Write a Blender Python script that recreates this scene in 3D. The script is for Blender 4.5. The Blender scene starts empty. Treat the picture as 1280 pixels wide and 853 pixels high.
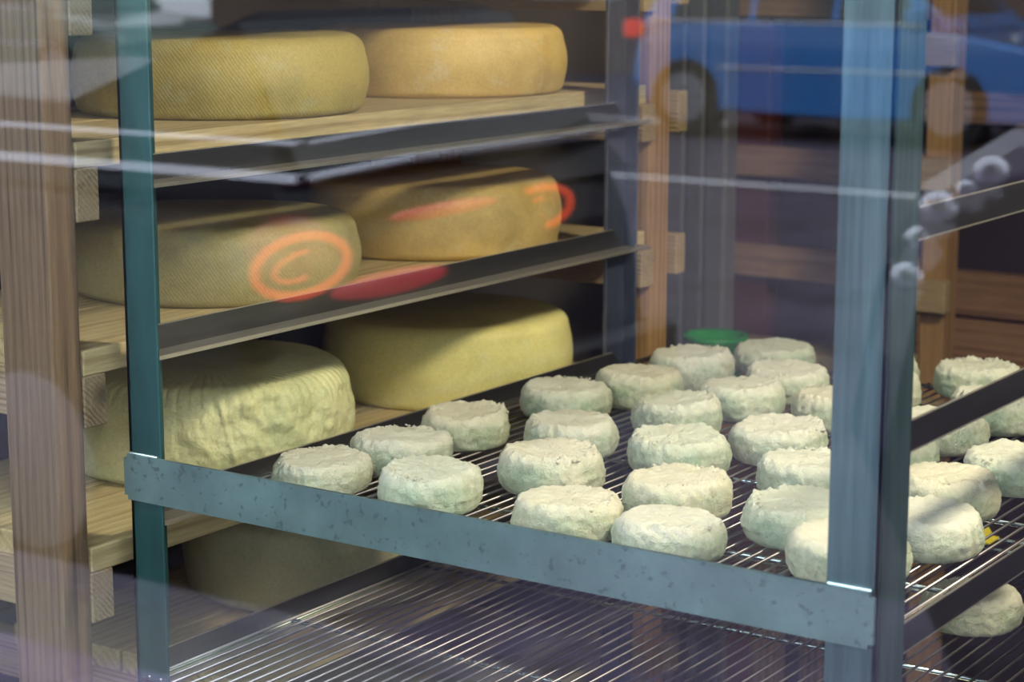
import bpy, bmesh, math, random
from mathutils import Vector, Matrix, noise
random.seed(7)
PI = math.pi
S = bpy.context.scene
COL = S.collection

# ------------------------------------------------------------------ camera
cd = bpy.data.cameras.new('camera')
cam = bpy.data.objects.new('camera', cd); COL.objects.link(cam)
CAM = Vector((1.16734, -1.15579, 0.39708))
cam.location = CAM
cam.rotation_euler = (PI/2 - 0.18644, -0.0006, 0.59714)
cd.sensor_width = 36.0
cd.lens = 2548.03 / 1280 * 36.0
cd.clip_start = 0.01
cd.dof.use_dof = True
cd.dof.focus_distance = 1.66
cd.dof.aperture_fstop = 9.0
S.camera = cam

# ------------------------------------------------------------------ sky, lights, exposure
w = bpy.data.worlds.new('overcast_sky'); S.world = w; w.use_nodes = True
bgn = w.node_tree.nodes['Background']
bgn.inputs['Color'].default_value = (0.80, 0.87, 1.0, 1)
bgn.inputs['Strength'].default_value = 4.8
S.view_settings.view_transform = 'Standard'
S.view_settings.look = 'None'
S.view_settings.gamma = 1
S.view_settings.exposure = 0.0
S.cycles.use_denoising = True
S.cycles.max_bounces = 12
S.cycles.transparent_max_bounces = 16
S.cycles.glossy_bounces = 6
S.cycles.sample_clamp_indirect = 8.0

LAMP_POWER = 27.5
LAMP_COLOR = (1.0, 0.89, 0.71)
LAMPS = [(1.15, 0.36, 1.0)]

GY0, GY1 = -0.306, -0.300        # the shop window pane
GROUND = -0.90

# ------------------------------------------------------------------ helpers
def tag(o, label=None, cat=None, group=None, kind=None):
    if label: o['label'] = label
    if cat: o['category'] = cat
    if group: o['group'] = group
    if kind: o['kind'] = kind
    return o

def thing(name, label, cat, loc=(0, 0, 0), group=None):
    o = bpy.data.objects.new(name, None); COL.objects.link(o)
    o.location = loc; o.empty_display_size = 0.05
    return tag(o, label, cat, group)

def wpos(o):
    v = Vector(o.location)
    while o.parent:
        o = o.parent; v += Vector(o.location)
    return v

def obj(name, bm, mat, parent=None, origin=None, smooth=False):
    """bm is in world coordinates; the mesh is made local to origin / parent."""
    me = bpy.data.meshes.new(name)
    org = Vector(origin) if origin is not None else (wpos(parent) if parent else Vector((0, 0, 0)))
    bmesh.ops.recalc_face_normals(bm, faces=bm.faces)
    bm.transform(Matrix.Translation(-org))
    bm.to_mesh(me); bm.free()
    if smooth:
        for p in me.polygons: p.use_smooth = True
    me.materials.append(mat)
    o = bpy.data.objects.new(name, me); COL.objects.link(o)
    if parent:
        o.parent = parent; o.location = org - wpos(parent)
    else:
        o.location = org
    return o

def BM(): return bmesh.new()

def box(bm, x0, x1, y0, y1, z0, z1, bev=0.0, seg=1):
    g = bmesh.ops.create_cube(bm, size=1.0)
    vs = g['verts']
    bmesh.ops.scale(bm, vec=(x1-x0, y1-y0, z1-z0), verts=vs)
    bmesh.ops.translate(bm, vec=((x0+x1)/2, (y0+y1)/2, (z0+z1)/2), verts=vs)
    if bev > 0:
        es = list({e for v in vs for e in v.link_edges})
        bmesh.ops.bevel(bm, geom=es, offset=bev, segments=seg, affect='EDGES', profile=0.5)
    return bm

def rod(bm, a, b, r, n=8):
    a, b = Vector(a), Vector(b); d = b-a
    m = Matrix.Translation((a+b)/2) @ d.to_track_quat('Z', 'Y').to_matrix().to_4x4()
    bmesh.ops.create_cone(bm, cap_ends=True, segments=n, radius1=r, radius2=r, depth=d.length, matrix=m)
    return bm

def lathe(bm, prof, n=48, c=(0, 0, 0), axis='Z'):
    rings = []
    for r, z in prof:
        ring = []
        for k in range(n):
            t = 2*PI*k/n
            p = (r*math.cos(t), r*math.sin(t), z)
            if axis == 'Y': p = (p[0], p[2], p[1])
            if axis == 'X': p = (p[2], p[0], p[1])
            ring.append(bm.verts.new((p[0]+c[0], p[1]+c[1], p[2]+c[2])))
        rings.append(ring)
    for a, b in zip(rings, rings[1:]):
        for k in range(n):
            bm.faces.new((a[k], a[(k+1) % n], b[(k+1) % n], b[k]))
    bm.faces.new(rings[0]); bm.faces.new(rings[-1])
    return bm

def poly_prism(bm, pts, y0, y1):
    """pts in (x,z); extruded along y"""
    a = [bm.verts.new((x, y0, z)) for x, z in pts]
    b = [bm.verts.new((x, y1, z)) for x, z in pts]
    bm.faces.new(a); bm.faces.new(b[::-1])
    n = len(pts)
    for k in range(n): bm.faces.new((a[k], b[k], b[(k+1) % n], a[(k+1) % n]))
    return bm

# ------------------------------------------------------------------ materials
def newmat(name):
    m = bpy.data.materials.new(name); m.use_nodes = True
    nt = m.node_tree
    return m, nt, nt.nodes['Principled BSDF'], nt.nodes, nt.links

def plain(name, col, rough=0.6, metal=0.0, emit=None, es=0.0, coat=0.0, spec=0.5):
    m, nt, b, N, L = newmat(name)
    b.inputs['Base Color'].default_value = (*col, 1)
    b.inputs['Roughness'].default_value = rough
    b.inputs['Metallic'].default_value = metal
    b.inputs['Coat Weight'].default_value = coat
    b.inputs['Specular IOR Level'].default_value = spec
    if emit:
        b.inputs['Emission Color'].default_value = (*emit, 1)
        b.inputs['Emission Strength'].default_value = es
    return m

def nnoise(N, L, vec, scale, detail=4, rough=0.55, dist=0.0):
    n = N.new('ShaderNodeTexNoise')
    n.inputs['Scale'].default_value = scale
    n.inputs['Detail'].default_value = detail
    n.inputs['Roughness'].default_value = rough
    n.inputs['Distortion'].default_value = dist
    L.new(vec, n.inputs['Vector'])
    return n.outputs['Fac']

def ramp(N, L, fac, stops):
    r = N.new('ShaderNodeValToRGB')
    e = r.color_ramp.elements
    while len(e) < len(stops): e.new(0.5)
    for k, (p, c) in enumerate(stops):
        e[k].position = p; e[k].color = (*c, 1)
    L.new(fac, r.inputs['Fac'])
    return r.outputs['Color']

def mixc(N, L, fac, a, b, mode='MIX'):
    m = N.new('ShaderNodeMix'); m.data_type = 'RGBA'; m.blend_type = mode
    if isinstance(fac, (int, float)): m.inputs[0].default_value = fac
    else: L.new(fac, m.inputs[0])
    for i, v in ((6, a), (7, b)):
        if isinstance(v, tuple): m.inputs[i].default_value = (*v, 1)
        else: L.new(v, m.inputs[i])
    return m.outputs[2]

def mapping(N, L, scale, rot=(0, 0, 0), rand=True):
    tc = N.new('ShaderNodeTexCoord')
    mp = N.new('ShaderNodeMapping')
    mp.inputs['Scale'].default_value = scale
    mp.inputs['Rotation'].default_value = rot
    L.new(tc.outputs['Object'], mp.inputs['Vector'])
    if rand:
        oi = N.new('ShaderNodeObjectInfo')
        ml = N.new('ShaderNodeVectorMath'); ml.operation = 'SCALE'
        cb = N.new('ShaderNodeCombineXYZ')
        for i in range(3): L.new(oi.outputs['Random'], cb.inputs[i])
        L.new(cb.outputs[0], ml.inputs[0]); ml.inputs['Scale'].default_value = 7.0
        ad = N.new('ShaderNodeVectorMath'); ad.operation = 'ADD'
        L.new(mp.outputs[0], ad.inputs[0]); L.new(ml.outputs[0], ad.inputs[1])
        return ad.outputs[0]
    return mp.outputs[0]

def bump(N, L, b, h, strength=0.3, dist=0.001, chain=None):
    bp = N.new('ShaderNodeBump')
    bp.inputs['Strength'].default_value = strength
    bp.inputs['Distance'].default_value = dist
    L.new(h, bp.inputs['Height'])
    if chain is not None: L.new(chain, bp.inputs['Normal'])
    L.new(bp.outputs[0], b.inputs['Normal'])
    return bp.outputs[0]

def wood(name, light, dark, axis='Z', rough=0.7, ring=70.0, knot=True):
    m, nt, b, N, L = newmat(name)
    sc = {'X': (0.05, 1, 1), 'Y': (1, 0.05, 1), 'Z': (1, 1, 0.05)}[axis]
    v = mapping(N, L, sc)
    warp = nnoise(N, L, v, 6, 2)
    v0 = mapping(N, L, sc)
    wv = N.new('ShaderNodeTexWave'); wv.wave_type = 'RINGS'; wv.rings_direction = axis
    wv.inputs['Scale'].default_value = ring; wv.inputs['Distortion'].default_value = 9.0
    wv.inputs['Detail'].default_value = 3.0; wv.inputs['Detail Scale'].default_value = 0.35; wv.inputs['Detail Roughness'].default_value = 0.6
    L.new(v0, wv.inputs['Vector'])
    n2 = nnoise(N, L, v, 420, 4, 0.65)
    wf = N.new('ShaderNodeMath'); wf.operation = 'MULTIPLY'; L.new(wv.outputs['Fac'], wf.inputs[0])
    gn = nnoise(N, L, v, 40, 3); gr = N.new('ShaderNodeMapRange'); L.new(gn, gr.inputs[0]); gr.inputs[1].default_value = 0.3; gr.inputs[2].default_value = 0.65; gr.inputs[3].default_value = 0.25
    L.new(gr.outputs[0], wf.inputs[1])
    base = ramp(N, L, wf.outputs[0], [(0.0, light), (0.55, tuple(a*0.72+c*0.28 for a, c in zip(light, dark))), (0.92, dark)])
    fine = ramp(N, L, n2, [(0.3, (0.72, 0.72, 0.72)), (0.7, (1.08, 1.08, 1.08))])
    c = mixc(N, L, 1.0, base, fine, 'MULTIPLY')
    tone = ramp(N, L, warp, [(0.3, (0.78, 0.76, 0.74)), (0.7, (1.1, 1.08, 1.05))])
    c = mixc(N, L, 1.0, c, tone, 'MULTIPLY')
    if knot:
        sk = {'X': (0.35, 1, 1), 'Y': (1, 0.35, 1), 'Z': (1, 1, 0.35)}[axis]
        vk = mapping(N, L, sk)
        vo = N.new('ShaderNodeTexVoronoi'); vo.inputs['Scale'].default_value = 9.0
        L.new(vk, vo.inputs['Vector'])
        kf = ramp(N, L, vo.outputs['Distance'], [(0.04, (1, 1, 1)), (0.13, (0, 0, 0))])
        c = mixc(N, L, kf, c, tuple(x*0.35 for x in dark))
    L.new(c, b.inputs['Base Color'])
    b.inputs['Roughness'].default_value = rough
    b.inputs['Specular IOR Level'].default_value = 0.3
    bump(N, L, b, n2, 0.5, 0.0006)
    return m

def metal(name, col, rough=0.35, mottle=0.25, scale=60, met=1.0, stretch=(1, 1, 1), specks=False):
    m, nt, b, N, L = newmat(name)
    v = mapping(N, L, stretch)
    n = nnoise(N, L, v, scale, 5, 0.65)
    c = ramp(N, L, n, [(0.35, tuple(x*(1-mottle) for x in col)), (0.6, col), (0.8, tuple(min(1, x*(1+mottle)) for x in col))])
    if specks:
        sn = nnoise(N, L, v, 150, 3, 0.5)
        sf = ramp(N, L, sn, [(0.60, (0, 0, 0)), (0.70, (0.7, 0.7, 0.7))])
        c = mixc(N, L, sf, c, tuple(x*0.45 for x in col))
    L.new(c, b.inputs['Base Color'])
    b.inputs['Metallic'].default_value = met
    rr = N.new('ShaderNodeMapRange'); L.new(n, rr.inputs[0])
    rr.inputs[3].default_value = rough*0.8; rr.inputs[4].default_value = rough*1.25
    L.new(rr.outputs[0], b.inputs['Roughness'])
    return m

def rind(name, base, dark, spot, weave=0.0, wrinkle=0.0, rough=0.55):
    m, nt, b, N, L = newmat(name)
    v = mapping(N, L, (1, 1, 1))
    n1 = nnoise(N, L, v, 9, 5, 0.6)
    n2 = nnoise(N, L, v, 34, 5, 0.6)
    n3 = nnoise(N, L, v, 420, 3)
    c = ramp(N, L, n1, [(0.30, dark), (0.52, base), (0.72, tuple(min(1, x*1.15) for x in base))])
    f2 = ramp(N, L, n2, [(0.56, (0, 0, 0)), (0.74, (0.6, 0.6, 0.6))])
    c = mixc(N, L, f2, c, spot)
    f3 = ramp(N, L, n3, [(0.3, (0.86, 0.86, 0.86)), (0.7, (1.07, 1.07, 1.07))])
    c = mixc(N, L, 1.0, c, f3, 'MULTIPLY')
    L.new(c, b.inputs['Base Color'])
    b.inputs['Roughness'].default_value = rough
    b.inputs['Specular IOR Level'].default_value = 0.35
    b.inputs['Subsurface Weight'].default_value = 0.1
    b.inputs['Subsurface Radius'].default_value = (0.01, 0.007, 0.003)
    ch = bump(N, L, b, n3, 0.35, 0.0008)
    if weave:
        wv = N.new('ShaderNodeTexWave'); wv.inputs['Scale'].default_value = 130
        wv.bands_direction = 'DIAGONAL'; wv.inputs['Distortion'].default_value = 3.0
        wv.inputs['Detail'].default_value = 1
        L.new(v, wv.inputs['Vector'])
        ch = bump(N, L, b, wv.outputs['Fac'], weave, 0.0006, ch)
    if wrinkle:
        n4 = nnoise(N, L, v, 42, 5, 0.6, 1.0)
        bump(N, L, b, n4, wrinkle, 0.006, ch)
    return m

def curd(name):
    m, nt, b, N, L = newmat(name)
    v = mapping(N, L, (1, 1, 1))
    n1 = nnoise(N, L, v, 28, 4, 0.6)
    n2 = nnoise(N, L, v, 120, 5, 0.7)
    n3 = nnoise(N, L, v, 900, 3, 0.7)
    c = ramp(N, L, n1, [(0.32, (0.45, 0.55, 0.39)), (0.50, (0.60, 0.64, 0.46)), (0.70, (0.72, 0.70, 0.53))])
    f2 = ramp(N, L, n2, [(0.33, (0.74, 0.76, 0.68)), (0.62, (1.08, 1.08, 1.08))])
    c = mixc(N, L, 1.0, c, f2, 'MULTIPLY')
    # warm lamplight painted as cream on the flat top, daylight green on the flank
    tc = N.new('ShaderNodeTexCoord'); sp = N.new('ShaderNodeSeparateXYZ')
    L.new(tc.outputs['Object'], sp.inputs[0])
    mr = N.new('ShaderNodeMapRange'); L.new(sp.outputs['Z'], mr.inputs[0])
    mr.inputs[1].default_value = 0.020; mr.inputs[2].default_value = 0.030
    mr.inputs[4].default_value = 0.75
    c = mixc(N, L, mr.outputs[0], c, (0.84, 0.80, 0.63))
    oi = N.new('ShaderNodeObjectInfo')
    tint = ramp(N, L, oi.outputs['Random'], [(0.0, (0.93, 0.97, 0.93)), (0.5, (1, 1, 1)), (1.0, (1.0, 0.96, 0.88))])
    c = mixc(N, L, 1.0, c, tint, 'MULTIPLY')
    L.new(c, b.inputs['Base Color'])
    b.inputs['Roughness'].default_value = 0.6
    b.inputs['Specular IOR Level'].default_value = 0.3
    b.inputs['Subsurface Weight'].default_value = 0.1
    b.inputs['Subsurface Radius'].default_value = (0.006, 0.006, 0.003)
    b.inputs['Subsurface Scale'].default_value = 1.0
    ch = bump(N, L, b, n2, 1.0, 0.0035)
    bump(N, L, b, n3, 1.0, 0.0012, ch)
    return m

def wall_mat(name, col, var=0.2, scale=3, rough=0.85):
    m, nt, b, N, L = newmat(name)
    v = mapping(N, L, (1, 1, 1), rand=False)
    n = nnoise(N, L, v, scale, 6)
    c = ramp(N, L, n, [(0.3, tuple(x*(1-var) for x in col)), (0.7, tuple(x*(1+var) for x in col))])
    L.new(c, b.inputs['Base Color']); b.inputs['Roughness'].default_value = rough
    n2 = nnoise(N, L, v, scale*30, 3)
    bump(N, L, b, n2, 0.3, 0.002)
    return m

def pane_mat():
    m = bpy.data.materials.new('coated_window_glass'); m.use_nodes = True
    nt = m.node_tree; N = nt.nodes; L = nt.links
    N.clear()
    out = N.new('ShaderNodeOutputMaterial')
    tr = N.new('ShaderNodeBsdfTransparent'); tr.inputs['Color'].default_value = (0.97, 0.985, 0.98, 1)
    gl = N.new('ShaderNodeBsdfGlossy'); gl.inputs['Roughness'].default_value = 0.0
    gl.inputs['Color'].default_value = (1, 1, 1, 1)
    lw = N.new('ShaderNodeLayerWeight'); lw.inputs['Blend'].default_value = 0.5
    pw = N.new('ShaderNodeMath'); pw.operation = 'POWER'; pw.inputs[1].default_value = 5.0
    L.new(lw.outputs['Facing'], pw.inputs[0])
    ma = N.new('ShaderNodeMath'); ma.operation = 'MULTIPLY_ADD'
    L.new(pw.outputs[0], ma.inputs[0]); ma.inputs[1].default_value = 0.92; ma.inputs[2].default_value = 0.062
    mx = N.new('ShaderNodeMixShader')
    L.new(ma.outputs[0], mx.inputs[0]); L.new(tr.outputs[0], mx.inputs[1]); L.new(gl.outputs[0], mx.inputs[2])
    L.new(mx.outputs[0], out.inputs['Surface'])
    return m

M = {}
M['post_wood'] = wood('brown_pine', (0.215, 0.145, 0.082), (0.05, 0.030, 0.016), 'Z', ring=42)
M['back_post_wood'] = wood('amber_pine', (0.50, 0.30, 0.12), (0.30, 0.16, 0.055), 'Z', ring=36)
M['board_wood'] = wood('pale_spruce', (0.62, 0.50, 0.25), (0.42, 0.31, 0.14), 'Y', ring=34)
M['cleat_wood'] = wood('cleat_spruce', (0.44, 0.33, 0.18), (0.24, 0.16, 0.08), 'X', ring=80)
M['plank_wood'] = wood('plank_brown', (0.66, 0.42, 0.24), (0.42, 0.25, 0.13), 'X', ring=25)
M['crate_wood'] = wood('crate_brown', (0.38, 0.22, 0.11), (0.20, 0.11, 0.055), 'X', ring=25)
M['red_wood'] = plain('dark_red_brown_paint', (0.14, 0.038, 0.036), 0.55)
M['galv'] = metal('teal_galvanised_steel', (0.22, 0.34, 0.33), 0.42, 0.22, 18, 0.75, specks=True)
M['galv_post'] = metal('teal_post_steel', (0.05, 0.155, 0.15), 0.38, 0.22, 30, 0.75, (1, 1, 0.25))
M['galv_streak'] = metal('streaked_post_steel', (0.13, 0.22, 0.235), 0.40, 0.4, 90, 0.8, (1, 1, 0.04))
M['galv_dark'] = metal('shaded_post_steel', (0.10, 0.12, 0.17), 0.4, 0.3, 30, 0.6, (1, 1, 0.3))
M['rail'] = metal('dark_rail_steel', (0.17, 0.17, 0.16), 0.30, 0.2, 40, 0.9, (1, 0.15, 1))
M['flange'] = metal('highlit_rail_edge', (0.75, 0.70, 0.58), 0.32, 0.2, 200, 0.85, (1, 0.03, 1))  # pale copy of the rail steel, holds the lit look of its edges
M['wire'] = plain('tray_wire_steel', (0.40, 0.37, 0.36), 0.38, 1.0)
M['wirebar'] = plain('tray_crossbar_steel', (0.45, 0.55, 0.55), 0.2, 1.0)
M['curd'] = curd('white_mould_cheese')
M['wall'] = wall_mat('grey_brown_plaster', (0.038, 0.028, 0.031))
M['wall_l'] = wall_mat('void_black_plaster', (0.010, 0.009, 0.009))  # near-black colour stands in for the dark void behind the wheels
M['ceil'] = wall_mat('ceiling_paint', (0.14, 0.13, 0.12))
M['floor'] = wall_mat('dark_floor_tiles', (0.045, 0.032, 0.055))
M['pane'] = pane_mat()
M['frame'] = plain('window_frame_paint', (0.12, 0.12, 0.13), 0.5)
M['black'] = plain('black_rubber', (0.012, 0.012, 0.013), 0.8)

# ------------------------------------------------------------------ the room shell
XL, XR, YB, ZC = -1.9, 2.7, 2.75, 1.75
def struct(name, bm, m, parent=None, **k):
    o = obj(name, bm, m, parent, **k)
    if not parent: o['kind'] = 'structure'
    return o
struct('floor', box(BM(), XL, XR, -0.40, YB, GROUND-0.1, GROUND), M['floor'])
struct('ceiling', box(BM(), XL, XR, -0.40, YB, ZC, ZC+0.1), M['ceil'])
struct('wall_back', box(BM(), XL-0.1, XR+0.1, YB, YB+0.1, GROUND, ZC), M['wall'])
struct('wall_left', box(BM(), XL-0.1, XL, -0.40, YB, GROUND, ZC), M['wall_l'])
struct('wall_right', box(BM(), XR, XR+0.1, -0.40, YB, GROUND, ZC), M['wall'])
wx0, wx1, wz0, wz1 = -0.45, 1.65, -0.24, 0.85
b = BM()
box(b, XL-0.1, XR+0.1, -0.40, -0.22, GROUND, wz0)
box(b, XL-0.1, XR+0.1, -0.40, -0.22, wz1, 3.4)
box(b, XL-0.1, wx0, -0.40, -0.22, wz0, wz1)
box(b, wx1, XR+0.1, -0.40, -0.22, wz0, wz1)
struct('wall_front', b, wall_mat('shop_front_render', (0.10, 0.09, 0.09)))
b = BM(); t = 0.05
box(b, wx0, wx1, -0.34, -0.26, wz0, wz0+t, 0.004); box(b, wx0, wx1, -0.34, -0.26, wz1-t, wz1, 0.004)
box(b, wx0, wx0+t, -0.34, -0.26, wz0+t, wz1-t, 0.004); box(b, wx1-t, wx1, -0.34, -0.26, wz0+t, wz1-t, 0.004)
win = struct('window_1', b, M['frame'])
obj('pane', box(BM(), wx0+t, wx1-t, GY0, GY1, wz0+t, wz1-t), M['pane'], win)

d1 = struct('added_wall_panel', box(BM(), -1.62, -1.13, YB-0.05, YB-0.001, GROUND, 0.9, 0.003), wall_mat('added_panel_beige', (0.42, 0.38, 0.32), 0.15, 2))  # added panel, its pale tone lightens the wall gap beside the rear post
for z0, z1 in ((-0.8, -0.1), (0.0, 0.8)):
    obj('panel', box(BM(), -1.56, -1.19, YB-0.06, YB-0.0505, z0, z1, 0.004), wall_mat('added_panel_face', (0.38, 0.34, 0.29), 0.15, 2), d1)

# ------------------------------------------------------------------ galvanised tray rack
rack = thing('metal_rack', 'teal-grey galvanised steel tray rack with angle posts and a wide front bar behind the window', 'rack', (0.33, 0.39, GROUND))
RZ0, RZ1 = GROUND, 0.95
def post(x0, x1, ya, yb, xs, mat, lbl=None):
    """x0..x1 leg across, at ya..ya+t ; side leg at xs, between ya and yb"""
    b = BM(); t = 0.0032
    yf = min(ya, yb) if ya < yb else ya - t
    box(b, x0, x1, ya if ya < yb else ya-t, ya+t if ya < yb else ya, RZ0, RZ1, 0.0008)
    box(b, xs, xs+0.0045, min(ya, yb), max(ya, yb), RZ0, RZ1, 0.0008)
    o = obj('post', b, mat, rack)
    if lbl: o['label'] = lbl
    return o
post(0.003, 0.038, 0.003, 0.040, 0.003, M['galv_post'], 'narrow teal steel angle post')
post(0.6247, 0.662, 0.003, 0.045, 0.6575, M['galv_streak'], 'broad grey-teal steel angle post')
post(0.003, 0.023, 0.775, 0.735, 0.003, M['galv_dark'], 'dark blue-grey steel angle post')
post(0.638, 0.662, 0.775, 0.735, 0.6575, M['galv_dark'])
# front bar with lipped ends
b = BM(); box(b, 0.0, 0.66, -0.0005, 0.0028, -0.038, 0.0)
es = [e for e in b.edges if abs(e.verts[0].co.y-e.verts[1].co.y) > 0.001 and abs(e.verts[0].co.x-e.verts[1].co.x) < 1e-5]
bmesh.ops.bevel(b, geom=es, offset=0.0035, segments=4, affect='EDGES')
fb = obj('front_bar', b, M['galv'], rack); fb['label'] = 'wide mottled teal-grey front bar'
for x0, x1 in ((0.0055, 0.0365), (0.627, 0.6575)):
    obj('weld_bead', rod(BM(), (x0, 0.0015, 0.0008), (x1, 0.0015, 0.0008), 0.0016), plain('weld_steel', (0.55, 0.68, 0.70), 0.25, 1.0), rack)
RAILZ = [0.7950, 0.6565, 0.5180, 0.2405, 0.1015, -0.0360, -0.1740, -0.3120, -0.4500, -0.5880]
def rail(x, sgn, z, y0, y1):
    t = 0.0015
    b = BM()
    # upright web, its rear end cut on a slant
    pts = [(y0, z-0.020), (y0, z), (y1-0.026, z), (y1, z-0.020)]
    xa, xb = (x-t, x) if sgn > 0 else (x, x+t)
    a = [b.verts.new((xa, y, q)) for y, q in pts]; c = [b.verts.new((xb, y, q)) for y, q in pts]
    b.faces.new(a); b.faces.new(c[::-1])
    for k in range(4): b.faces.new((a[k], c[k], c[(k+1) % 4], a[(k+1) % 4]))
    w_ = obj('rail', b, M['rail'], rack, origin=(x, y0, z))
    b = BM()
    f0, f1 = (x-t, x+0.021) if sgn > 0 else (x-0.021, x+t)
    box(b, f0, f1, y0, y1+0.018, z-0.0215, z-0.020, 0.0004)
    e = x+0.021 if sgn > 0 else x-0.021
    box(b, min(e, e-sgn*0.002), max(e, e-sgn*0.002), y0, y1+0.018, z-0.0235, z-0.0215)
    xl0, xl1 = (x-t, x) if sgn > 0 else (x, x+t)
    box(b, xl0-0.0001, xl1+0.0002, y0, y1-0.026, z, z+0.0008)  # added lip draws the thin highlight along the web's top
    f = obj('flange', b, M['flange'], w_); f['label'] = 'flange edge with painted highlight'
for z in RAILZ:
    rail(0.0090, 1, z, 0.0065, 0.772)
    rail(0.6560, -1, z, 0.0065, 0.772)

# ------------------------------------------------------------------ wire trays
def tray(z, label, y0, y1):
    zf = z - 0.020            # flange top
    t = thing('wire_tray', label, 'tray', (0.333, 0.42, zf), 'wire trays in the metal rack')
    x0, x1 = 0.0115, 0.6535
    zc = zf + 0.0022
    zw = zf + 0.0058
    r = 0.0024
    b = BM()
    rod(b, (x0, y0, zc), (x1, y0, zc), r); rod(b, (x0, y1, zc), (x1, y1, zc), r)
    rod(b, (x0, y0, zc), (x0, y1, zc), r); rod(b, (x1, y0, zc), (x1, y1, zc), r)
    obj('rim', b, M['wirebar'], t, smooth=True)
    for y in (0.189, 0.389, 0.589, 0.760):
        b = BM(); rod(b, (x0, y, zc), (x1, y, zc), 0.0021)
        obj('crossbar', b, M['wirebar'], t, smooth=True)
    b = BM(); rod(b, (0, y0, zw), (0, y1, zw), 0.00125, 6)
    n = 50
    first = None
    for k in range(n):
        x = x0 + 0.006 + (x1-x0-0.012)*k/(n-1)
        if first is None:
            for v in b.verts: v.co.x += x
            first = obj('wire', b, M['wire'], t, smooth=True); fx = x
        else:
            o = first.copy(); COL.objects.link(o); o.parent = t
            o.location = first.location + Vector((x-fx, 0, random.uniform(-0.0002, 0.0002)))
    return zw + 0.00145
ZT = tray(-0.0360, 'upper steel wire tray holding the rows of small white cheeses', 0.060, 0.855)
ZL = tray(-0.1740, 'lower steel wire tray, nearly empty, below the wide front bar', 0.002, 0.797)

# ------------------------------------------------------------------ small white cheeses
def curd_mesh(seed):
    rnd = random.Random(seed)
    bm = BM(); R, H = 0.0435, 0.031
    n = 128
    prof = []
    for k in range(8): prof.append((R*0.76*(k+0.6)/8, H))                 # top
    for k in range(9):                                                    # upper round
        a = PI/2*k/8; prof.append((R*0.76+R*0.24*math.sin(a), H-0.0115*(1-math.cos(a))))
    for k in range(1, 5): prof.append((R*(1.0+0.018*math.sin(PI*k/5)), H-0.0115-(H-0.0115-0.009)*k/5))
    for k in range(7):
        a = PI/2*k/6; prof.append((R*0.86+R*0.14*math.cos(a), 0.009-0.009*math.sin(a)))
    for k in range(3): prof.append((R*0.86*(1-(k+1)/3.4), 0.0))
    off = Vector((seed*3.7, seed*1.3, 0))
    ecc = rnd.uniform(0.0, 0.05); ea = rnd.uniform(0, PI)
    tilt = rnd.uniform(0.0, 0.0028); ta = rnd.uniform(0, 2*PI)
    rag = rnd.uniform(0.5, 1.5); ra = rnd.uniform(0, 2*PI)
    rings = []
    for r, z in prof:
        ring = []
        for k in range(n):
            t = 2*PI*k/n
            p = Vector((r*math.cos(t), r*math.sin(t), z))
            rr = 1 + ecc*math.cos(2*(t-ea))
            d1 = noise.noise(p*38+off); d2 = noise.noise(p*170+off); d3 = noise.noise(p*420+off)
            out = Vector((math.cos(t), math.sin(t), 0))
            k_top = max(0, min(1, (z-0.020)/0.011))
            side = 1-k_top
            q = Vector((p.x*rr, p.y*rr, p.z))
            fr = min(1.0, z/0.006)
            q += out*((0.0028*d1+0.0013*d2+0.0009*d3)*min(1, r/0.02)*(0.4+0.6*fr))
            if z > 0.012:
                q.z += (0.0024*d1 + 0.0018*d2 + 0.0008*d3)*(0.3+0.7*k_top)
                q.z += tilt*r/R*math.cos(t-ta)
                # ragged torn lip round the shoulder
                lip = math.exp(-((r-R*0.83)/(R*0.07))**2) if z > H*0.85 else 0
                arc = max(0, math.cos(t-ra))**0.5 if math.cos(t-ra) > 0 else 0
                q.z += lip*rag*(0.0006+0.0026*arc*max(0, d3*0.9+0.35+d2*0.8))
                q.z -= 0.0013*max(0, 1-(r/(R*0.7))**2)*(rag-0.4)
            ring.append(bm.verts.new(q))
        rings.append(ring)
    for a, c in zip(rings, rings[1:]):
        for k in range(n): bm.faces.new((a[k], a[(k+1) % n], c[(k+1) % n], c[k]))
    bm.faces.new(rings[0]); bm.faces.new(rings[-1])
    # torn crumbs and hairs on the shoulder
    for k in range(int(26*rag)):
        t = ra + rnd.gauss(0, 1.1); r = R*rnd.uniform(0.72, 0.93)
        s = rnd.uniform(0.0005, 0.0013)
        zz = H-0.0115*(1-math.sqrt(max(0, 1-max(0, (r/R-0.76)/0.24)**2)))
        bmesh.ops.create_icosphere(bm, subdivisions=1, radius=s, matrix=Matrix.Translation((r*math.cos(t), r*math.sin(t), zz+0.0004)) @ Matrix.Diagonal((rnd.uniform(0.7, 1.8), rnd.uniform(0.7, 1.6), rnd.uniform(0.6, 1.4), 1)))
    me = bpy.data.meshes.new('small_cheese')
    bmesh.ops.recalc_face_normals(bm, faces=bm.faces)
    bm.to_mesh(me); bm.free()
    for p in me.polygons: p.use_smooth = True
    me.materials.append(M['curd'])
    return me
CM = [curd_mesh(k) for k in range(10)]
ORD = ['leftmost', 'second from left', 'third from left', 'fourth from left', 'fifth from left']
ROWN = ['front row', 'second row from front', 'third row from front', 'fourth row from front',
        'fifth row from front', 'sixth row from front', 'rearmost row']
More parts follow.
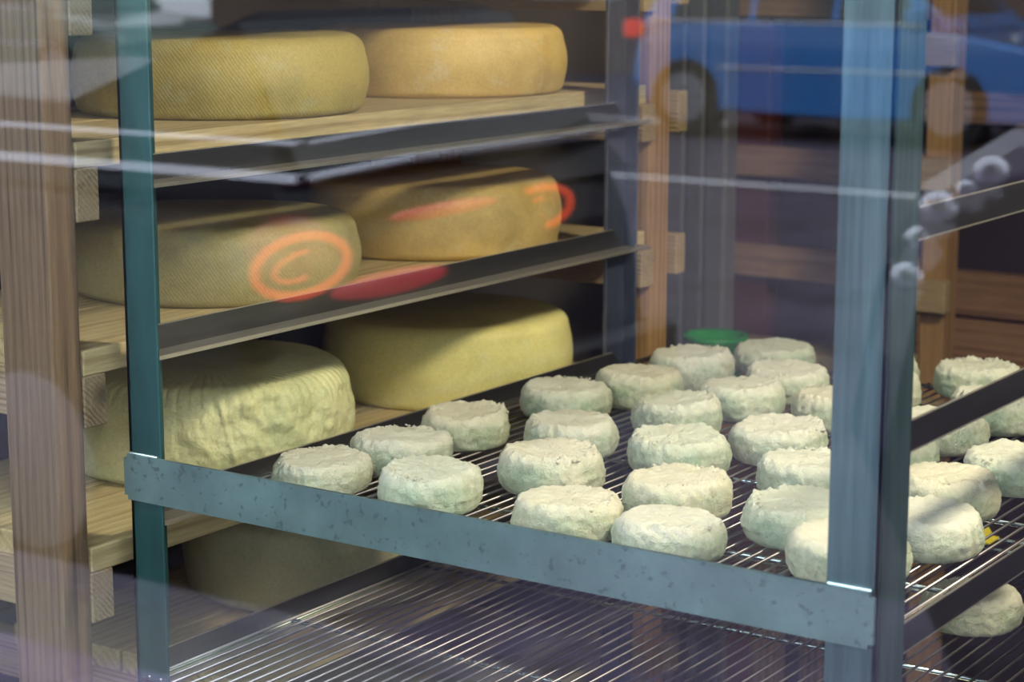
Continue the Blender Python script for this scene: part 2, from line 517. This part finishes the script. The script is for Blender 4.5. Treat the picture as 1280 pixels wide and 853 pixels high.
ROWS = [
    [(0.083, 0.152), (0.196, 0.153), (0.333, 0.150), (0.426, 0.148), (0.562, 0.172)],
    [(0.098, 0.244), (0.246, 0.261), (0.374, 0.250), (0.489, 0.241), (0.583, 0.266)],
    [(0.089, 0.354), (0.191, 0.377), (0.306, 0.373), (0.437, 0.362), (0.556, 0.373)],
    [(0.104, 0.503), (0.229, 0.504), (0.357, 0.466), (0.462, 0.470), (0.573, 0.486)],
    [(0.134, 0.594), (0.245, 0.605), (0.347, 0.614), (0.462, 0.584), (0.592, 0.586)],
    [(0.136, 0.698), (0.249, 0.697), (0.338, 0.722), (0.477, 0.691)],
    [(0.171, 0.822), (0.297, 0.812), (0.402, 0.827)],
]
zscale = {(0, 0): 0.86, (5, 0): 1.18, (0, 3): 0.92, (6, 0): 0.9, (4, 0): 1.08, (3, 0): 1.02}
idx = 0
for ri, row in enumerate(ROWS):
    for ci, (x, y) in enumerate(row):
        o = bpy.data.objects.new('small_cheese', CM[(idx*7+ri) % 10]); COL.objects.link(o)
        o.location = (x, y, ZT-0.0004)
        o.rotation_euler = (0, 0, random.uniform(0, 2*PI))
        s = random.uniform(0.985, 1.02)
        o.scale = (s, s, zscale.get((ri, ci), random.uniform(0.98, 1.12)))
        pos = 'rightmost' if ci == len(row)-1 else ORD[ci]
        tag(o, 'small white cheese, %s in the %s, upper tray' % (pos, ROWN[ri]), 'cheese', 'small white cheeses on the upper tray')
        idx += 1
o = bpy.data.objects.new('small_cheese', CM[3]); COL.objects.link(o)
o.location = (0.527, 0.512, ZL-0.0004); o.rotation_euler = (0, 0, 2.2)
tag(o, 'small greyish cheese lying alone on the lower wire tray at right', 'cheese')

b = BM(); poly_prism(b, [(0.428, 0), (0.452, 0.002), (0.4515, 0.0035), (0.446, 0.0032), (0.440, 0.012), (0.4385, 0.0118), (0.444, 0.0028), (0.428, 0.0012)], 0.772, 0.800)
b.transform(Matrix.Translation((0, -0.02, ZL)))
tag(obj('label_card', b, plain('yellow_card', (0.75, 0.62, 0.04), 0.6), origin=(0.44, 0.766, ZL)), 'small crumpled yellow card lying on the lower wire tray', 'card')

# ------------------------------------------------------------------ wooden shelf rack with boards
wr = thing('wooden_rack', 'rough pine shelf rack with thick posts, cleats and boards carrying big cheese wheels', 'rack', (-0.20, 0.43, GROUND))
LV = [0.586, 0.400, 0.252, 0.083, -0.083, -0.250, -0.417, -0.584]
BT = 0.0215
def wpost(x0, x1, y0, y1, m):
    return obj('post', box(BM(), x0, x1, y0, y1, GROUND, 0.95, 0.0015), m, wr)
wpost(-0.088, -0.030, -0.0445, -0.0135, M['post_wood'])
wpost(-0.375, -0.330, -0.0445, -0.0135, M['post_wood'])
wpost(-0.078, -0.030, 0.889, 0.935, M['back_post_wood'])
wpost(-0.375, -0.330, 0.889, 0.935, M['back_post_wood'])
for z in LV:
    zt = z - BT
    if z != -0.250:
        b = box(BM(), -0.40, -0.0295, -0.0130, 0.0125, zt-0.043, zt, 0.0012)
        obj('cleat', b, M['cleat_wood'], wr, origin=(-0.2, 0, zt))
    b = box(BM(), -0.40, -0.0215, 0.860, 0.8885, zt-0.043, zt, 0.0012)
    obj('cleat', b, M['cleat_wood'], wr, origin=(-0.2, 0.87, zt))
    b = box(BM(), -0.10, -0.0185, 0.9352, 0.957, zt-0.036, zt+0.012, 0.0012)
    obj('cleat', b, M['cleat_wood'], wr, origin=(-0.2, 0.95, zt))
    if z == -0.250:
        obj('cleat', box(BM(), -0.40, -0.0305, 0.175, 0.200, zt-0.043, zt, 0.0012), M['cleat_wood'], wr, origin=(-0.2, 0.18, zt))
    for x0, x1 in ((-0.174, -0.030), (-0.322, -0.178)):
        b = BM(); box(b, x0, x1, 0.160 if z == -0.250 else -0.0115, 0.880, zt, z, 0.0012)
        bmesh.ops.subdivide_edges(b, edges=[e for e in b.edges if abs(e.verts[0].co.y-e.verts[1].co.y) > 0.5], cuts=40)
        for v in b.verts:
            d = noise.noise(Vector((x0*10, v.co.y*9, z*20)))
            if v.co.x > (x0+x1)/2: v.co.x += 0.0012*d
            if v.co.z > zt+0.01 and x1 > -0.1: v.co.z += 0.0006*d
        obj('board', b, M['board_wood'], wr, origin=(x0, 0, z))

# ------------------------------------------------------------------ big cheese wheels
def wheel(name, cx, cy, z, r, h, mat, label, kind='smooth', seed=0, bul=0.004, rr=0.014, group='large cheese wheels on the wooden rack'):
    bm = BM(); n = 480 if kind == 'cloth' else 144
    prof = [(r*0.9*(k+0.4)/9 if k < 9 else 0, h) for k in range(9)]
    prof = [(min(a, r-rr), b_) for a, b_ in prof]
    nr = 9
    for k in range(nr+1):
        a = PI/2*k/nr; prof.append((r-rr+rr*math.sin(a), h-rr+rr*math.cos(a)))
    ns = 22 if kind == 'cloth' else 12
    for k in range(1, ns):
        u = k/ns; prof.append((r+bul*math.sin(PI*u), (h-rr)*(1-u)+0.010*u))
    for k in range(7):
        a = PI/2*k/6; prof.append((r-0.010+0.010*math.cos(a), 0.010-0.010*math.sin(a)))
    for k in range(3): prof.append(((r-0.012)*(1-(k+1)/3.5), 0.0))
    off = Vector((seed*5.1, seed*2.3, seed))
    rings = []
    for q, zz in prof:
        ring = []
        for k in range(n):
            t = 2*PI*k/n
            p = Vector((q*math.cos(t), q*math.sin(t), zz))
            out = Vector((math.cos(t), math.sin(t), 0))
            d1 = noise.noise(p*9+off); d2 = noise.noise(p*30+off)
            v = p.copy()
            keep = 0 if zz < 0.004 else 1
            v += out*(0.0028*d1+0.0008*d2)*min(1, q/0.05)*keep
            v.z += (0.0016*d1+0.0004*d2)*(1 if zz > h*0.6 else 0)
            if kind == 'cloth' and zz > 0.004:
                # bandage pleats round the shoulder, crumpled cloth on the flank
                pl = abs(math.sin(t*38+0.5*math.sin(t*5)))**10
                sh = 1 if (zz > h*0.55 and q > r*0.45) else 0
                v.z -= 0.0016*pl*sh*(1 if zz > h-rr else 0.0)
                v -= out*0.0016*pl*sh*max(0, min(1, (zz-h*0.55)/(h*0.3)))
                f = noise.fractal(Vector((t*4.2, zz*42, seed)), 0.7, 2.1, 4)
                g = max(0, math.cos(t+0.35))**2
                if q > r*0.9 and zz < h-rr*0.6: v += out*0.0055*f*(0.12+g)
                if q > r*0.9 and zz < h-rr*0.6:
                    s = ((t-2*PI) if t > PI else t)+0.70+(zz-0.05)*1.6
                    v += out*0.0026*math.exp(-(s/0.014)**2)
            ring.append(bm.verts.new(v))
        rings.append(ring)
    for a, c in zip(rings, rings[1:]):
        for k in range(n): bm.faces.new((a[k], a[(k+1) % n], c[(k+1) % n], c[k]))
    bm.faces.new(rings[0]); bm.faces.new(rings[-1])
    bm.transform(Matrix.Translation((cx, cy, z)))
    o = obj(name, bm, mat, None, origin=(cx, cy, z), smooth=True)
    return tag(o, label, 'cheese', group)
R1 = rind('olive_rind', (0.42, 0.33, 0.09), (0.24, 0.20, 0.055), (0.42, 0.42, 0.22), weave=0.35)
R2 = rind('golden_rind', (0.66, 0.46, 0.14), (0.50, 0.32, 0.08), (0.70, 0.62, 0.38))
R3 = rind('buff_rind', (0.42, 0.36, 0.16), (0.25, 0.22, 0.09), (0.36, 0.34, 0.20), weave=0.25)
R4 = rind('amber_rind', (0.64, 0.45, 0.15), (0.42, 0.30, 0.09), (0.66, 0.54, 0.28))
R5 = rind('pale_cloth_rind', (0.68, 0.66, 0.34), (0.48, 0.50, 0.24), (0.50, 0.54, 0.28), wrinkle=0.55)
R6 = rind('butter_rind', (0.78, 0.70, 0.26), (0.64, 0.57, 0.19), (0.74, 0.70, 0.38))
R7 = rind('mould_rind', (0.56, 0.52, 0.33), (0.34, 0.33, 0.20), (0.36, 0.40, 0.22))
wheel('cheese_wheel', -0.167, 0.311, 0.252, 0.137, 0.073, R1, 'large olive-yellow cheese wheel at left on the top visible wooden shelf', seed=1, rr=0.018)
wheel('cheese_wheel', -0.167, 0.665, 0.252, 0.137, 0.072, R2, 'large golden cheese wheel at right on the top visible wooden shelf', seed=2)
wheel('cheese_wheel', -0.167, 0.297, 0.083, 0.137, 0.071, R3, 'large buff-brown cheese wheel at left on the middle wooden shelf', seed=3, rr=0.018)
wheel('cheese_wheel', -0.167, 0.652, 0.083, 0.137, 0.077, R4, 'large amber cheese wheel at right on the middle wooden shelf', seed=4)
wheel('cheese_wheel', -0.167, 0.282, -0.083, 0.137, 0.094, R5, 'thick pale cheese wheel with pleated, crumpled cloth rind on the lower wooden shelf', 'cloth', seed=5, rr=0.020)
wheel('cheese_wheel', -0.167, 0.676, -0.083, 0.137, 0.089, R6, 'thick smooth butter-yellow cheese wheel at right on the lower wooden shelf', seed=6, rr=0.016)
wheel('cheese_wheel', -0.172, 0.450, -0.250, 0.139, 0.090, R7, 'shaded mottled cheese wheel on the bottom shelf, below the wide front bar', seed=7)

# ------------------------------------------------------------------ back of the shop
br = thing('rear_shelf_frame', 'dark red-brown shelf frame with pale crosswise planks at the back of the shop', 'rack', (-0.1, 1.95, GROUND))
def bpart(n, *a, m=None, lab=None):
    o = obj(n, box(BM(), *a, 0.002), m, br)
    if lab: o['label'] = lab
bpart('post', -0.475, -0.405, 1.925, 1.975, GROUND, 1.1, m=M['red_wood'])
bpart('plank', -0.485, -0.125, 1.900, 1.9245, 0.035, 0.085, m=M['plank_wood'])
bpart('plank', -0.485, -0.125, 1.900, 1.9245, -0.135, -0.082, m=M['plank_wood'])
bpart('plank', -0.485, -0.125, 1.900, 1.9245, 0.30, 0.35, m=M['plank_wood'])
bpart('base_board', -0.55, 0.40, 1.80, 1.899, -0.295, -0.236, m=M['board_wood'])
bpart('back_panel', -0.475, 0.9, 1.976, 1.99, GROUND, 1.1, m=M['wall'])
bpart('plank', -0.120, 0.35, 1.900, 1.9245, -0.165, -0.095, m=M['crate_wood'])
bpart('plank', -0.120, 0.35, 1.900, 1.9245, -0.255, -0.172, m=M['crate_wood'])
bpart('plank', -0.120, 0.35, 1.900, 1.9245, 0.140, 0.19, m=M['crate_wood'])
rp = thing('wooden_post_stand', 'slim orange-brown wooden shelf upright with small notched blocks, right of the broad steel post', 'rack', (-0.04, 1.50, GROUND))
obj('upright', box(BM(), 0.054, 0.090, 1.500, 1.545, GROUND, 1.1, 0.002), M['back_post_wood'], rp)
for z in (0.125, -0.045, -0.215, 0.295):
    obj('block', box(BM(), 0.046, 0.100, 1.478, 1.499, z-0.045, z, 0.002), M['cleat_wood'], rp)
cb = thing('metal_cabinet', 'tall grey metal cabinet with upright seams behind the wooden rack', 'cabinet', (-0.46, 1.6, GROUND))
gm = metal('cabinet_grey', (0.32, 0.32, 0.31), 0.6, 0.3, 6, 0.3, (1, 1, 0.3))
for x0, x1 in ((-0.440, -0.385), (-0.383, -0.351), (-0.349, -0.312)):
    obj('panel', box(BM(), x0, x1, 1.60, 1.64, GROUND, 0.75, 0.004), gm, cb)
gb = thing('green_bowl', 'bright green plastic tub behind the upper tray, beneath the grey cabinet', 'tub', (-0.10, 1.30, -0.205))
tub = plain('green_plastic', (0.02, 0.42, 0.08), 0.35)
b = BM(); lathe(b, [(0.032, 0), (0.036, 0.01), (0.040, 0.088), (0.045, 0.090), (0.045, 0.096), (0.038, 0.096), (0.034, 0.012)], 40, (-0.145, 1.27, -0.207))
obj('body', b, tub, gb, smooth=True)
tb = thing('side_table', 'low wooden bench behind the steel rack carrying the green tub', 'table', (-0.1, 1.28, GROUND))
obj('table_top', box(BM(), -0.27, 0.02, 1.16, 1.36, -0.232, -0.2075, 0.002), M['crate_wood'], tb)
for x in (-0.26, -0.03):
    for y in (1.17, 1.32):
        obj('leg', box(BM(), x, x+0.035, y, y+0.035, GROUND, -0.2325, 0.002), M['post_wood'], tb)

# ------------------------------------------------------------------ interior lamp
for k, (lx, ly, lz) in enumerate(LAMPS):
    lt = thing('pendant_lamp', 'warm pendant lamp hanging over the cheese racks', 'lamp', (lx, ly, lz))
    obj('lamp_shade', lathe(BM(), [(0.020, 0.16), (0.035, 0.155), (0.115, 0.02), (0.115, 0.0), (0.108, 0.0), (0.108, 0.018), (0.030, 0.148)], 32, (lx, ly, lz)), plain('lamp_metal', (0.05, 0.05, 0.05), 0.4), lt)
    obj('cord', rod(BM(), (lx, ly, lz+0.16), (lx, ly, ZC), 0.004), M['black'], lt)
    ld = bpy.data.lights.new('lamp_light', 'AREA'); ld.shape = 'DISK'; ld.size = 0.20
    ld.energy = LAMP_POWER; ld.color = LAMP_COLOR
    lo = bpy.data.objects.new('lamp_light', ld); COL.objects.link(lo)
    lo.parent = lt; lo.location = (0, 0, 0.005)
    d = Vector((0.10, 0.40, 0.05)) - Vector((lx, ly, lz))
    lo.rotation_euler = (-d).to_track_quat('Z', 'Y').to_euler()

# ------------------------------------------------------------------ the street outside, behind the camera
asphalt = wall_mat('grey_asphalt', (0.07, 0.055, 0.08), 0.4, 2, 0.8)
paving = wall_mat('pale_paving', (0.27, 0.225, 0.34), 0.5, 3, 0.75)
road = struct('road', box(BM(), -40, 40, -60, -3.55, GROUND-0.35, GROUND-0.12), asphalt)
pv = struct('pavement', box(BM(), -40, 40, -2.33, -0.401, GROUND-0.3, GROUND-0.012), plain('joint_sand', (0.2, 0.19, 0.2), 0.9))
stone = None
for i in range(18):
    for j in range(4):
        x = -5.6+i*0.41; y = -2.04+j*0.41
        if stone is None:
            stone = obj('paving_slab', box(BM(), x, x+0.403, y, y+0.403, GROUND-0.012, GROUND, 0.003), paving, pv); sx, sy = x, y
        else:
            o = stone.copy(); COL.objects.link(o); o.parent = pv; o.location = stone.location + Vector((x-sx, y-sy, random.uniform(-0.002, 0.001)))
struct('haze_strip', box(BM(), -40, 40, -3.55, -2.45, GROUND-0.35, GROUND-0.119), wall_mat('purple_haze_ground', (0.15, 0.12, 0.20), 0.45, 3, 0.8))  # added strip, its purple tone gives the haze mirrored low in the pane
kb = struct('kerb', box(BM(), -40, 40, -2.45, -2.33, GROUND-0.3, GROUND+0.0, 0.01), plain('kerb_stone', (0.20, 0.18, 0.23), 0.8))
white = plain('road_paint', (0.8, 0.8, 0.82), 0.6)
ln = obj('road_line', box(BM(), -30, 30, -10.98, -10.86, GROUND-0.12, GROUND-0.115), white); ln['kind'] = 'structure'
ln = obj('road_line', box(BM(), -30, 6, -15.10, -14.95, GROUND-0.12, GROUND-0.115), white); ln['kind'] = 'structure'

def car(name, label, x0, L_, yf, zs, H, zg, paint, rear='left', glass=(0.02, 0.025, 0.03), W=1.70, wheels=(0.62, 0.68)):
    """x0..x0+L_ along X; yf = flank nearest the shop; the body reaches away (-Y). nose at +X when rear='left'."""
    t = thing(name, label, 'car', (x0+L_/2, yf-W/2, zg))
    def X(u): return x0+u*L_ if rear == 'left' else x0+L_-u*L_
    gl = plain(name+'_glass', glass, 0.08, 0.0, coat=0.0 if name == 'plum_car' else 1.0, spec=0.3)
    tr = plain(name+'_trim', (0.55, 0.55, 0.6), 0.25, 1.0)
    rm = plain(name+'_rim', (0.25, 0.25, 0.28), 0.35, 0.8)
    low = [(0.00, 0.42), (0.005, 0.60), (0.015, 0.78), (0.03, 0.90), (0.30, 0.93), (0.68, 0.90), (0.80, 0.84), (0.93, 0.74), (0.985, 0.60), (1.0, 0.45), (0.99, 0.28), (0.95, 0.20), (0.5, 0.18), (0.04, 0.22)]
    if name == 'grey_car': low[6:11] = [(0.80, 0.93), (0.935, 0.93), (0.972, 0.85), (0.99, 0.72), (1.0, 0.50)]
    low = [(u, z*zs if z > 0.4 else z) for u, z in low]
    rings = []; bm = BM()
    for k, (dy, ins) in enumerate([(0.0, 0.10), (0.03, 0.045), (0.09, 0.012), (0.20, 0.0), (W-0.20, 0.0), (W-0.09, 0.012), (W-0.03, 0.045), (W, 0.10)]):
        ring = []
        for u, z in low:
            uu = 0.5+(u-0.5)*(1-ins*0.6); z2 = 0.52+(z-0.52)*(1-ins)
            # the flank is fullest at mid height
            ring.append(bm.verts.new((X(uu), yf-dy, zg+z2)))
        rings.append(ring)
    n = len(low)
    for a, c in zip(rings, rings[1:]):
        for k in range(n): bm.faces.new((a[k], a[(k+1) % n], c[(k+1) % n], c[k]))
    bm.faces.new(rings[0]); bm.faces.new(rings[-1])
    obj('body', bm, paint, t, smooth=False)
    # cabin
    cab0 = [(0.02, 0.88), (0.09, 1.30), (0.20, H-0.03), (0.42, H), (0.55, H-0.04), (0.74, 0.88)]
    bm = BM(); rings = []
    for dy, s in ((0.07, 0), (0.20, 1), (W-0.20, 1), (W-0.07, 0)):
        ring = []
        for u, z in cab0:
            f = (z-0.88)/(H-0.88)
            y = yf-0.06-0.13*f if dy < W/2 else yf-W+0.06+0.13*f
            zz = z if s else 0.88+(z-0.88)*0.97
            yy = y-0.05 if (s and dy < W/2) else (y+0.05 if s else y)
            ring.append(bm.verts.new((X(u), yy, zg+zz)))
        rings.append(ring)
    n = len(cab0)
    for a, c in zip(rings, rings[1:]):
        for k in range(n): bm.faces.new((a[k], a[(k+1) % n], c[(k+1) % n], c[k]))
    bm.faces.new(rings[0]); bm.faces.new(rings[-1])
    obj('cabin', bm, paint, t)
    # side windows
    for ua, ub, uc, ud in ((0.10, 0.145, 0.285, 0.285), (0.30, 0.30, 0.475, 0.475), (0.49, 0.49, 0.555, 0.685)):
        for sgn in (1, -1):
            bm = BM(); pts = []
            for u, z in ((ua, 0.92), (ub, H-0.10), (uc, H-0.09), (ud, 0.92)):
                f = (z-0.88)/(H-0.88)
                y = yf-0.06-0.13*f+0.006 if sgn > 0 else yf-W+0.06+0.13*f-0.006
                pts.append(Vector((X(u), y, zg+z)))
            q = [bm.verts.new(p) for p in pts]; q2 = [bm.verts.new(p-Vector((0, sgn*0.01, 0))) for p in pts]
            bm.faces.new(q); bm.faces.new(q2[::-1])
            for k in range(4): bm.faces.new((q[k], q2[k], q2[(k+1) % 4], q[(k+1) % 4]))
            obj('side_window', bm, gl, t)
    for (ua, za, ub, zb) in ((0.028, 0.96, 0.088, 1.27), (0.565, H-0.07, 0.715, 0.93)):
        bm = BM()
        q = [bm.verts.new((X(u)+(-0.012 if (ua < 0.3) == (rear == 'left') else 0.012), y, zg+z+0.01)) for u, z, y in ((ua, za, yf-0.16), (ub, zb, yf-0.24), (ub, zb, yf-W+0.24), (ua, za, yf-W+0.16))]
        bm.faces.new(q); obj('windscreen', bm, gl, t)
    # trims
    for z, u0, u1 in (() if name == 'plum_car' else ((0.905, 0.05, 0.68), (0.55, 0.22, 0.78))):
        o = obj('side_trim', box(BM(), min(X(u0), X(u1)), max(X(u0), X(u1)), yf-0.06 if z > 0.8 else yf-0.012, yf-0.02 if z > 0.8 else yf+0.012, zg+z, zg+z+0.022, 0.004), tr, t)
    for xw in wheels:
        for y0, y1 in ((yf-0.20, yf+0.01), (yf-W-0.01, yf-W+0.20)):
            xc = x0+xw
            o = obj('tyre', lathe(BM(), [(0.19, y0), (0.30, y0), (0.315, y0+0.03), (0.315, y1-0.03), (0.30, y1), (0.19, y1)], 36, (xc, 0, zg+0.315), 'Y'), M['black'], t)
            ye = y1+0.004 if y1 > yf-0.5 else y0-0.004
            bm = BM()
            for k in range(10):
                a = 2*PI*k/10
                rod(bm, (xc, ye, zg+0.315), (xc+0.185*math.cos(a), ye, zg+0.315+0.185*math.sin(a)), 0.016, 6)
            lathe(bm, [(0.175, ye-0.02), (0.20, ye-0.02), (0.20, ye+0.012), (0.175, ye+0.012)], 36, (xc, 0, zg+0.315), 'Y')
            lathe(bm, [(0.02, ye-0.02), (0.05, ye-0.02), (0.05, ye+0.015), (0.02, ye+0.015)], 20, (xc, 0, zg+0.315), 'Y')
            obj('rim', bm, rm, o)
    return t, X
RG = GROUND-0.12
blue = plain('blue_car_paint', (0.02, 0.19, 0.55), 0.25, 0.2, coat=1.0)
plum = plain('dark_plum_car_paint', (0.008, 0.005, 0.014), 0.35, 0.0, spec=0.25)
grey = plain('dark_grey_car_paint', (0.06, 0.045, 0.09), 0.25, 0.4, coat=1.0)
redl = plain('red_tail_light', (0.5, 0.02, 0.01), 0.2, emit=(1.0, 0.10, 0.03), es=2.6)
whl = plain('head_light', (0.8, 0.8, 0.85), 0.1, emit=(0.85, 0.9, 1.0), es=5.0)
# blue hatchback across the road
t, X = car('blue_car', 'bright blue hatchback parked on the far side of the street', -7.45, 3.75, -13.78, 1, 1.47, RG, blue, wheels=(0.55, 2.78))
obj('tail_light', box(BM(), X(0.0)-0.02, X(0.03), -13.95, -13.74, RG+0.78, RG+0.92, 0.02), redl, t)
obj('head_light', box(BM(), X(0.90), X(0.985), -13.95, -13.76, RG+0.60, RG+0.72, 0.02), whl, t)
obj('mirror', box(BM(), X(0.66), X(0.70), -13.78, -13.60, RG+0.93, RG+1.05, 0.02), blue, t)
# dark estate parked right behind the photographer, tail towards +X
t, X = car('plum_car', 'glossy dark plum car parked at the near kerb with lit tail lights', -5.45, 4.0, -2.52, 1, 1.13, RG, plum, rear='right', W=1.50, wheels=(0.75, 3.25))
def lens(bm, c, sx, sy, sz):
    bmesh.ops.create_uvsphere(bm, u_segments=20, v_segments=12, radius=1.0, matrix=Matrix.Translation(c) @ Matrix.Diagonal((sx, sy, sz, 1)))
    return bm
def tube(bm, pts, r, closed=True, n=8):
    m = len(pts)
    for k in range(m if closed else m-1):
        rod(bm, pts[k], pts[(k+1) % m], r, n)
        bmesh.ops.create_icosphere(bm, subdivisions=1, radius=r, matrix=Matrix.Translation(pts[k]))
    return bm
lensm = plain('clear_red_lens', (0.30, 0.02, 0.02), 0.15)
for cx, cy, sz in ((-1.47, -2.56, 1.0), (-1.60, -3.60, 0.85)):
    tl = obj('tail_light', lens(BM(), (cx-0.03, cy-0.02, RG+0.83), 0.10, 0.09, 0.075), lensm, t)
    dx, dy = 0.80, -0.60          # the lamp wraps the rear corner
    for q, (a, h, rr) in enumerate(((0.092, 0.058, 0.0095), (0.052, 0.026, 0.0045))):
        pts = [Vector((cx+0.07+0.826*a*sz*math.cos(u), cy+0.07-0.563*a*sz*math.cos(u), RG+0.82+h*sz*math.sin(u)+0.018*math.cos(u))) for u in [2*PI*k/24 for k in range(24)]]
        obj('light_strip', tube(BM(), pts if q == 0 else pts[5:20], rr, q == 0), redl, tl, smooth=True)
obj('light_strip', lens(BM(), (-1.40, -2.78, RG+0.75), 0.02, 0.20, 0.026), plain('glowing_red_reflector', (0.5, 0.01, 0.03), 0.2, emit=(1.0, 0.02, 0.06), es=0.9), t)  # red bumper reflector made to glow by emission
obj('light_strip', lens(BM(), (-1.42, -3.0, RG+0.88), 0.02, 0.20, 0.016), bpy.data.materials['glowing_red_reflector'], t)
for zz, th in ((0.985, 0.022), (1.055, 0.011)):
    obj('rear_trim', tube(BM(), [Vector((-1.42, -2.55, RG+zz)), Vector((-1.44, -2.9, RG+zz+0.01)), Vector((-1.5, -3.5, RG+zz)), Vector((-1.58, -3.98, RG+zz-0.01))], th/2, False), bpy.data.materials['plum_car_trim'], t)
    obj('side_rail', box(BM(), -5.1, -1.43, -2.545, -2.520, RG+zz-th/2, RG+zz+th/2, 0.003), bpy.data.materials['plum_car_trim'], t)
obj('rear_bumper', box(BM(), -1.50, -1.40, -4.02, -2.60, RG+0.28, RG+0.50, 0.04, 3), plum, t)
# dark grey car behind it, nose towards -X
t, X = car('grey_car', 'glossy dark grey car parked behind the plum car at the near kerb', -0.29, 4.1, -2.52, 1.24, 1.72, RG, grey, rear='right', W=1.66, wheels=(0.80, 3.30))
for (hx, hz, r_) in ((-0.134, -0.11, 0.030), (-0.118, -0.045, 0.022), (-0.084, 0.005, 0.034), (-0.040, 0.038, 0.018), (0.0, 0.068, 0.030)):
    obj('head_light', lens(BM(), (hx, -2.50, hz), r_, r_*0.7, r_*0.8), plain('highlight_bead', (0.85, 0.85, 0.95), 0.25, 0.6), t)  # pale beads stand in for highlights dotted along the nose curve
# terrace across the street
car('green_car', 'pale sage-grey hatchback parked far along the opposite kerb', -16.95, 3.8, -13.78, 1, 1.47, RG, plain('sage_car_paint', (0.13, 0.18, 0.155), 0.3, coat=0.6), wheels=(0.6, 2.9))
struct('mirrored_bright_ground', box(BM(), -160, -18.6, -160, -36, RG-0.2, RG+0.01), wall_mat('pale_bright_ground', (0.66, 0.68, 0.68), 0.08, 0.3))  # added pale ground, gives the bright strip mirrored in the pane
bl = thing('terrace_building', 'long brown rendered terrace across the street with rows of windows', 'building', (-8, -22, RG))
obj('wall', box(BM(), -18.6, 22, -26, -21, RG, RG+7.5), wall_mat('brown_render', (0.16, 0.11, 0.08), 0.2, 0.6), bl)
gl = plain('terrace_glass', (0.05, 0.06, 0.08), 0.1)
for i in range(18):
    for z in (0.9, 4.0):
        f = obj('window', box(BM(), -17.6+i*2.2, -16.3+i*2.2, -21.0, -20.93, RG+z, RG+z+1.6, 0.01), plain('sash', (0.7, 0.7, 0.7), 0.6) if i == 0 and z < 1 else bpy.data.materials['sash'], bl)
        obj('glazing', box(BM(), -17.5+i*2.2, -16.4+i*2.2, -20.93, -20.92, RG+z+0.1, RG+z+1.5), gl, f)
